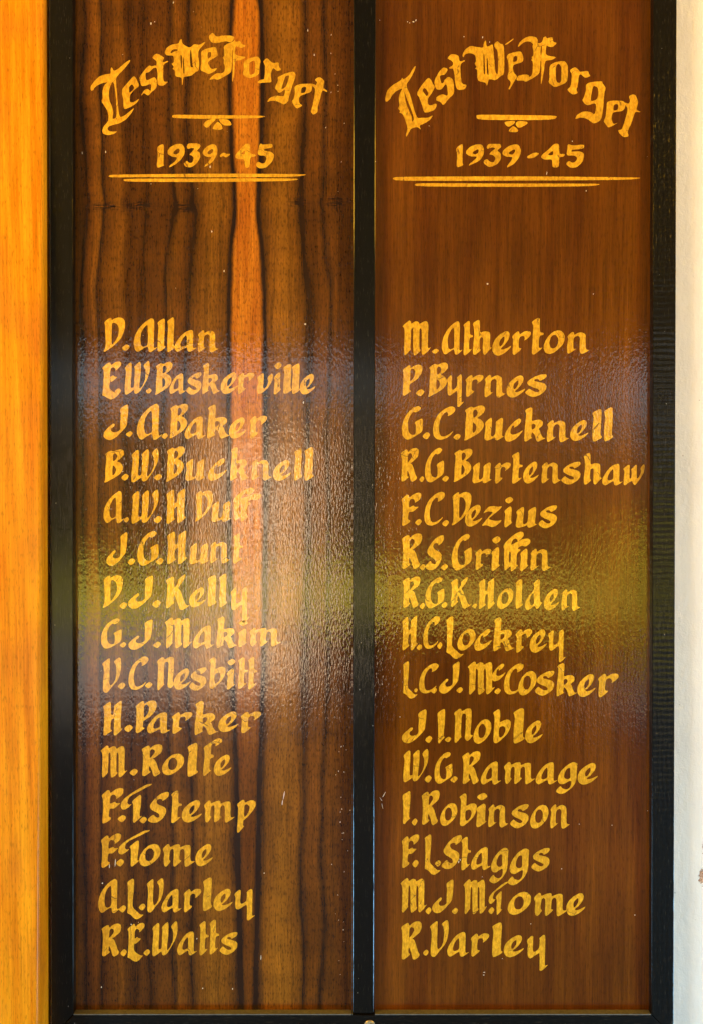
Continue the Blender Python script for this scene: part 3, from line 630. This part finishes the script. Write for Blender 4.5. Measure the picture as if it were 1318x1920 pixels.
class Paint:
    """collects brush shapes of one painted line and links them as one thin raised mesh"""
    def __init__(self):
        self.v, self.f, self.k = [], [], 0
    def shape(self, rings):
        self.k += 1
        d = 0.00012 + 0.00002 * (self.k % 4)
        rr = [rough_ring(soften(soften(r, .2), .25), self.k) for r in rings]
        pts = [[Vector((x, y, 0)) for x, y in r] for r in rr]
        tris = geometry.tessellate_polygon(pts)
        b = len(self.v)
        flat = [p for r in rr for p in r]
        for x, y in flat:
            self.v.append(gpt(x, y, d))
        for t in tris:
            self.f.append([b + i for i in t])
        b2 = len(self.v)
        for x, y in flat:
            self.v.append(gpt(x, y, -0.0001))
        o = 0
        for r in rr:
            n = len(r)
            for i in range(n):
                j = (i + 1) % n
                self.f.append([b + o + i, b + o + j, b2 + o + j, b2 + o + i])
            o += n
    def build(self, name, parent, mat=None):
        me = mesh(name, self.v, self.f)
        bm = bmesh.new()
        bm.from_mesh(me)
        bmesh.ops.recalc_face_normals(bm, faces=bm.faces)
        bm.to_mesh(me)
        bm.free()
        # flat faces must look towards the room
        return link(name, me, M_GOLD, parent)

Z = 5.4917
GRINGS = {k: parse(v) for k, v in GL.items()}
def glyph(p, ch, x0, x1, y0, y1):
    parts = GRINGS[ch]
    xs = [q[0] for pt in parts for r in pt for q in r]
    ys = [q[1] for pt in parts for r in pt for q in r]
    ax, bx, ay, by = min(xs), max(xs), min(ys), max(ys)
    for pt in parts:
        p.shape([[(x0 + (x - ax) / (bx - ax) * (x1 - x0), y0 + (y - ay) / (by - ay) * (y1 - y0)) for x, y in r] for r in pt])

def name_line(data, parent):
    p = Paint()
    for i in range(0, len(data), 2):
        ox, oy = data[i]
        tk = data[i + 1].split()
        for j in range(0, len(tk), 5):
            x0, x1, y0, y1 = (float(q) for q in tk[j + 1:j + 5])
            glyph(p, tk[j], ox + x0 / Z, ox + x1 / Z, oy + y0 / Z, oy + y1 / Z)
    return p.build("name_line", parent)

def traced(name, groups, parent):
    p = Paint()
    for shapes, (ox, oy), z in groups:
        for s in shapes:
            for pt in parse(s):
                for q in range(1, len(pt)):          # keep the openings of the strokes clear of the paint
                    mx = sum(a for a, b in pt[q]) / len(pt[q]); my = sum(b for a, b in pt[q]) / len(pt[q])
                    wx = max(a for a, b in pt[q]) - min(a for a, b in pt[q])
                    wy = max(b for a, b in pt[q]) - min(b for a, b in pt[q])
                    pt[q] = [(mx + (a - mx) * (1 + 1.5 * z / 5.5 * 4 / (wx + 8)), my + (b - my) * (1 + 3.0 / (wy + 8))) for a, b in pt[q]]
                p.shape([[(ox + x / z, oy + y / z) for x, y in r] for r in pt])
    return p.build(name, parent)
# ---------------------------------------------------------------- the setting round the board
M_FLOOR = mat_simple("dark_floor_paint", (.055, .035, .025), .55, .3, 3.0)
M_CEIL = mat_simple("dark_timber_lining", (.055, .028, .012), .7, .3, 3.0)
M_GRASS = mat_simple("sunlit_grass", (.34, .30, .012), .9, .35, 2.0)
M_PATH = mat_simple("grey_concrete", (.17, .155, .14), .85, .2, 3.0)
M_PALE = mat_simple("pale_render", (.84, .67, .48), .8, .12, 5.0)
M_LEAF = mat_simple("dark_leaves", (.15, .105, .038), .7, .5, 3.0)
M_LEAF2 = mat_simple("yellow_green_leaves", (.44, .40, .025), .7, .4, 4.0)
M_BARK = mat_simple("bark", (.10, .075, .05), .9, .4, 20.0)
M_SIDE = mat_simple("hall_side_wall_paint", (.30, .24, .16), .8, .1, 3.0)
M_DARKW = mat_simple("dark_stained_boards", (.030, .020, .014), .6, .3, 6.0)

FLOOR_Z, CEIL_Z, HALL = -0.12, 2.56, 7.0
def slab(name, x0, x1, y0, y1, z0, z1, m, **k):
    return box(name, (x0, y0, z0), (x1, y1, z1), m, **k)

wall = slab("wall", -3.2, 3.2, 0.004, 0.20, FLOOR_Z, CEIL_Z, M_WALL, kind="structure")
slab("floor", -3.4, 3.4, -HALL, 0.20, FLOOR_Z - .15, FLOOR_Z, M_FLOOR, kind="structure")
slab("ceiling", -3.4, 3.4, -HALL, 0.20, CEIL_Z, CEIL_Z + .12, M_CEIL, kind="structure")
slab("side_wall", -3.4, -3.2, -HALL, 0.20, FLOOR_Z + .001, CEIL_Z - .001, M_SIDE, kind="structure")
slab("side_wall", 3.2, 3.4, -HALL, 0.20, FLOOR_Z + .001, CEIL_Z - .001, M_SIDE, kind="structure")
slab("ground", -60, 60, -90, 20, -0.40, -0.28, M_GRASS, kind="structure")
slab("path", -6, 6, -16.2, -HALL - .002, -0.279, -0.262, M_PATH, kind="structure")

def crown(rng, c, r, n, size):
    v, f = [], []
    for i in range(n):
        while True:
            p = Vector((rng.uniform(-1, 1), rng.uniform(-1, 1), rng.uniform(-1, 1)))
            if .35 < p.length < 1 and mnoise.noise(p * 2.3 + Vector(c)) > -.22:
                break
        q = Vector((c[0] + p.x * r[0], c[1] + p.y * r[1], c[2] + p.z * r[2]))
        a = Vector((rng.gauss(0, 1), rng.gauss(0, 1), rng.gauss(0, 1))).normalized()
        b = a.orthogonal().normalized()
        s = size * rng.uniform(.6, 1.3)
        k = len(v)
        v += [q - a * s, q + b * s * .5, q + a * s, q - b * s * .5]
        f.append((k, k + 1, k + 2, k + 3))
    return mesh("crown", v, f)

def tree(x, y, h, r, label, rng, leaf, cat="tree", n=2600, size=.28, trunk=.16):
    e = bpy.data.objects.new("garden_tree" if cat == "tree" else "garden_shrub", None)
    COL.objects.link(e)
    e.location = (x, y, -.28)
    e['label'] = label
    e['category'] = cat
    link("crown", crown(rng, (0, 0, h - r[2]), r, n, size), leaf, e)
    vs, fs = [], []
    th = h - r[2]
    for j in range(5):
        t = j / 4
        for i in range(8):
            a = i / 8 * 2 * math.pi
            rr = trunk * (1.2 - .7 * t)
            vs.append((math.cos(a) * rr + .06 * math.sin(3 * t), math.sin(a) * rr, th * t))
    for j in range(4):
        for i in range(8):
            k = (i + 1) % 8
            fs.append((j * 8 + i, j * 8 + k, j * 8 + 8 + k, j * 8 + 8 + i))
    link("trunk", mesh("trunk", vs, fs), M_BARK, e)
    return e

rg = random.Random(4)
spec = [(-14.2, -33.5, 5.2), (-10.0, -34.5, 5.5), (-6.0, -33.5, 4.9), (-2.2, -35, 5.6), (1.4, -34, 5.2), (6.6, -34.5, 3.9), (11.2, -34, 4.3)]
for i, (x, y, h) in enumerate(spec):
    tree(x, y, h, (3.4, 2.0, h * .5), "%s round tree of the low row across the lawn" % ("leftmost", "second", "middle", "fourth", "fifth", "sixth", "rightmost")[i], rg, M_LEAF)
for i, (x, y, h) in enumerate([(3.0, -27, 9.5), (5.3, -29, 9.0)]):  # added tall trees: dark mass for the viewer's own reflection in the varnish
    e = tree(x, y, h, (2.2 if i == 0 else 1.6, 2.2, h * .49), "added tall tree behind the viewer, darkening the varnish reflection, %s of the two" % ("nearer", "farther")[i], rg, M_LEAF, n=4200, size=.3)
tree(3.20, -10.5, 1.66, (.78, .6, .82), "yellow green shrub beside the path behind the viewer", rg, M_LEAF2, "shrub", 9000, .07, .03)

# pale gate pillar and dark boarded half wall behind the viewer
def pillar():
    e = bpy.data.objects.new("gate_pillar", None)
    COL.objects.link(e)
    e.location = (-.95, -11, -.262)
    e['label'] = "pale rendered pillar beside the path behind the viewer"
    e['category'] = "pillar"
    box("shaft", (-.40, -.3, 0), (.40, .3, 2.5), M_PALE, e)
    box("cap", (-.46, -.36, 2.5), (.46, .36, 2.62), M_PALE, e)
pillar()
def half_wall():
    e = bpy.data.objects.new("half_wall", None)
    COL.objects.link(e)
    e.location = (.75, -6.85, FLOOR_Z)
    e['label'] = "dark boarded half wall at the open side of the hall"
    e['category'] = "half wall"
    n = 14
    for i in range(n):
        w = 2.04 / n
        box("board", (-1.02 + i * w + .003, -.02, 0.0), (-1.02 + (i + 1) * w - .003, .02, .80), M_DARKW, e)
    box("rail", (-1.04, -.05, .80), (1.04, .05, .86), M_DARKW, e)
half_wall()

# ---------------------------------------------------------------- orange timber post on the left
def post():
    bm = bmesh.new()
    # cross-section (x in grid steps, depth): wide face, worn round arris, narrow return
    # the front stands further out towards the foot, as the post is not quite square to the wall
    rows = 40
    top, bot = -160.0, 2060.0
    vs = []
    for j in range(rows + 1):
        t = j / rows
        gy = top + (bot - top) * t
        q = min(max(gy / 1920.0, 0), 1)
        dep = .018 + .034 * q
        base = 92.5 + 3.5 * q            # foot of the return on the frame's outer side
        wob = mnoise.noise(Vector((0, gy * .006, 1))) * .5
        sec = [(-420, dep)]
        r = .0045
        n = 5
        for i in range(n + 1):
            a = i / n * math.pi / 2
            sec.append((base - (r - r * math.sin(a)) / S + wob, dep - r + r * math.cos(a)))
        sec.append((base, 0.0))
        row = []
        for gx, d in sec:
            row.append(bm.verts.new(gpt(gx, gy, d)))
        vs.append(row)
    for j in range(rows):
        for i in range(len(vs[0]) - 1):
            bm.faces.new((vs[j][i], vs[j + 1][i], vs[j + 1][i + 1], vs[j][i + 1]))
    bmesh.ops.recalc_face_normals(bm, faces=bm.faces)
    me = bpy.data.meshes.new("timber_post")
    bm.to_mesh(me)
    bm.free()
    for p in me.polygons:
        p.use_smooth = True
    o = link("timber_post", me, M_JAMB)
    o['label'] = "orange varnished timber post running up the left side of the honour board"
    o['category'] = "post"
post()

# ---------------------------------------------------------------- the honour board
board = bpy.data.objects.new("honour_board", None)
COL.objects.link(board)
board.location = (0, 0, 0)
board['label'] = "black framed honour board with two varnished veneer panels of gold painted names"
board['category'] = "honour board"

FR = 0.0125      # stiles and bottom rail stand this far proud of the veneer
def fx(px):      # grid x of a point that must show at px although it stands FR proud
    return CX + (px - CX) * (CAM_D - FR) / CAM_D
def fy(py):
    return CY + (py - CY) * (CAM_D - FR) / CAM_D

TOPY = -170
lp = prism("veneer_panel", [(128, TOPY), (680, TOPY), (680, 1912), (128, 1912)], -.004, 0.0, 0, M_LEFT, board,
           label="dark striped figured veneer panel with a bright orange stripe")
rp = prism("veneer_panel", [(684, TOPY), (1236, TOPY), (1236, 1912), (684, 1912)], -.004, 0.0, 0, M_RIGHT, board,
           label="plain reddish brown veneer panel")
# stiles: edges follow the slightly out-of-true lines of the old joinery
LB, RB = fy(1902), fy(1960)
def stile(name, a0, a1, b0, b1, ybot0, ybot1, depth, m):
    # a: left edge at top/bottom, b: right edge at top/bottom (as seen), mitred foot
    k = (CAM_D - depth) / CAM_D
    X = lambda p: CX + (p - CX) * k
    Y = lambda p: CY + (p - CY) * k
    return prism(name, [(X(a0), Y(TOPY)), (X(b0), Y(TOPY)), (X(b1), Y(ybot1)), (X(a1), Y(ybot0))], -.003, depth, .0007, m, board)
stile("frame_stile", 94, 97.5, 137, 138, 1944, 1902.5, FR, M_BLK)
stile("frame_stile", 1224.5, 1221, 1268.5, 1262, 1902.5, 1945, FR, M_BLKR)
stile("frame_mullion", 662.5, 661, 704, 700, 1900.5, 1900.5, .0098, M_BLK)
k = (CAM_D - FR) / CAM_D
X = lambda p: CX + (p - CX) * k
Y = lambda p: CY + (p - CY) * k
prism("bottom_rail", [(X(138.3), Y(1903.2)), (X(1220.7), Y(1903.2)), (X(1261.5), Y(1945.4)), (X(98), Y(1945.4))], -.003, FR, .0009, M_BLKH, board)
prism("top_rail", [(X(94), Y(TOPY - 40)), (X(1269), Y(TOPY - 40)), (X(1269), Y(TOPY - .5)), (X(94), Y(TOPY - .5))], -.003, FR, .0011, M_BLKH, board)

def screw():
    k = (CAM_D - FR) / CAM_D
    cx, cy, r = X(692), Y(1923), 10.5
    bm = bmesh.new()
    n = 28
    rings = []
    for (rr, dd) in ((1.0, .0), (1.0, .0012), (.86, .0021), (.55, .0024)):
        rings.append([bm.verts.new(gpt(cx + math.cos(i / n * 2 * math.pi) * r * rr, cy + math.sin(i / n * 2 * math.pi) * r * rr, FR - .0004 + dd)) for i in range(n)])
    for a, b in zip(rings, rings[1:]):
        for i in range(n):
            j = (i + 1) % n
            bm.faces.new((a[i], a[j], b[j], b[i]))
    bm.faces.new(rings[-1])
    bmesh.ops.recalc_face_normals(bm, faces=bm.faces)
    me = bpy.data.meshes.new("screw")
    bm.to_mesh(me); bm.free()
    s = link("screw", me, M_SCREW, board)
    for a in (.5, .5 + math.pi / 2):
        c, d = math.cos(a), math.sin(a)
        w, l = 1.3, 6.4
        pts = [(cx + c * u * l - d * v * w, cy + d * u * l + c * v * w) for u, v in ((-1, -1), (1, -1), (1, 1), (-1, 1))]
        prism("slot", pts, FR + .0015, FR + .0021 + (.00005 if a > 1 else 0), 0, M_BLK, s)
screw()

# lettering
traced("heading_text", [(H1, (160, 50), Z), (H2, (380, 50), Z)], lp)
traced("ornament", [(ORN_L, (380, 50), Z)], lp)
traced("year_text", [(YEAR_L, (190, 260), 3.295)], lp)
for s in RULES_L:
    traced("rule_line", [([s], (190, 260), 3.295)], lp)
for d in LEFT:
    name_line(d, lp)
traced("heading_text", [(H3, (710, 50), Z), (H4, (950, 50), 5.069)], rp)
traced("ornament", [(ORN_R, (950, 50), 5.069)], rp)
traced("year_text", [(YEAR_R, (720, 260), 2.636)], rp)
for s in RULES_R:
    traced("rule_line", [([s], (720, 260), 2.636)], rp)
for d in RIGHT:
    name_line(d, rp)

# strip added on the bottom rail's ledge, coloured for dust and light from above
M_LEDGE = mat_simple("dusty_lit_ledge", (.115, .115, .10), .7, .35, 260.0)
for a, b in ((143.5, 660.0), (702.0, 1214.5)):
    ka = CAM_D
    prism("ledge_strip", [(a, 1892.8), (b, 1892.8), (b, 1894.4), (a, 1894.4)], .0004, .0121, .0, M_LEDGE, board)

# small flecks of pale paint and scratches caught in the varnish
M_FLECK = mat_simple("pale_paint_fleck", (.78, .70, .56), .6, .1, 500.0)
def flecks(parent, pts, seed):
    r = random.Random(seed)
    v, f = [], []
    for (x, y, w, h, a) in pts:
        b = len(v)
        n = 7
        ca, sa = math.cos(a), math.sin(a)
        for i in range(n):
            t = i / n * 2 * math.pi
            q = r.uniform(.6, 1.15)
            u, s_ = math.cos(t) * w * q * .85, math.sin(t) * h * q * .85
            v.append(gpt(x + u * ca - s_ * sa, y + u * sa + s_ * ca, .00022))
        f.append([b + i for i in range(n)][::-1])
    o = link("paint_fleck", mesh("paint_fleck", v, f), M_FLECK, parent)
    o["kind"] = "stuff"
r = random.Random(12)
L_ = [(284, 44, 1.6, 3.6, .1), (291, 41, 1.0, 1.2, 0), (326, 5, 1.0, 2.4, 0), (578, 57, 1.0, 3, 0), (590, 103, .9, 2.4, 0), (155, 287, .9, 3.4, 0), (199, 285, 1, 3, 0),
      (398, 434, 1.1, 2.2, 0), (421, 508, .9, 2.6, .1), (395, 313, 1.2, 3.8, 0), (284, 345, 1, 1, 0), (570, 755, 1.2, 3, 0), (252, 1462, .8, .8, 0),
      (533, 1492, 1.0, 10, .18), (530, 1505, .8, 6, .1), (217, 1618, 1.0, 9, .08), (206, 1624, .9, 6, 0), (193, 1656, 1.7, 1.7, 0), (381, 1853, 1.5, 1.5, 0), (437, 1854, 1.2, 2.4, 0),
      (370, 1760, .9, 2, 0), (490, 1795, 1.0, 7, 0), (496, 1637, 1.3, 1.3, 0), (191, 1851, 1.2, 2, 0), (247, 1733, 1.2, 1.6, 0)]
for i in range(26):
    L_.append((r.gauss(640, 7), r.uniform(1380, 1880), r.uniform(.4, 1.0), r.uniform(.6, 2.2), r.uniform(-.4, .4)))
for i in range(10):
    L_.append((r.gauss(632, 8), r.uniform(60, 380), r.uniform(.4, .8), r.uniform(.6, 2.0), r.uniform(-.4, .4)))
for i in range(10):
    L_.append((r.uniform(150, 650), r.uniform(20, 1880), r.uniform(.4, .8), r.uniform(.5, 1.4), 0))
flecks(lp, L_, 3)
R_ = [(774, 41, 3.0, 1.6, .4), (767, 43, 1.4, 1.0, 0), (779, 38, 1.0, 2.4, .3), (763, 41, .9, .9, 0), (869, 69, 1.2, 1, 0), (904, 70, 1.0, 2.2, .1), (917, 79, .8, 1.6, 0),
      (711, 38, .9, .9, 0), (703, 303, 1.2, 1.8, 0), (1024, 325, .8, 4, .2), (1098, 358, 1, 2, 0), (1072, 265, 1, 1.2, 0), (749, 1344, 1, 1, 0), (1085, 1545, .9, .9, 0), (1213, 1520, .9, .9, 0),
      (907, 1823, 3.0, 1.0, 0), (906, 1828, 1.6, 1.0, 0), (1052, 1629, 1.2, 1.2, 0), (859, 1616, 1.0, 4.0, .2), (862, 1612, .7, 3.0, -.4), (941, 1797, 1.0, .8, 0), (994, 1732, 1, 1, 0),
      (719, 1490, .8, 7, .5), (713, 1498, .7, 5, -.6), (716, 1512, .6, 8, -.2), (712, 1895, 4.5, 1.2, 0), (1018, 1903, 3, .9, 0)]
for i in range(10):
    R_.append((r.uniform(708, 1210), r.uniform(20, 1880), r.uniform(.4, .8), r.uniform(.5, 1.6), 0))
flecks(rp, R_, 4)
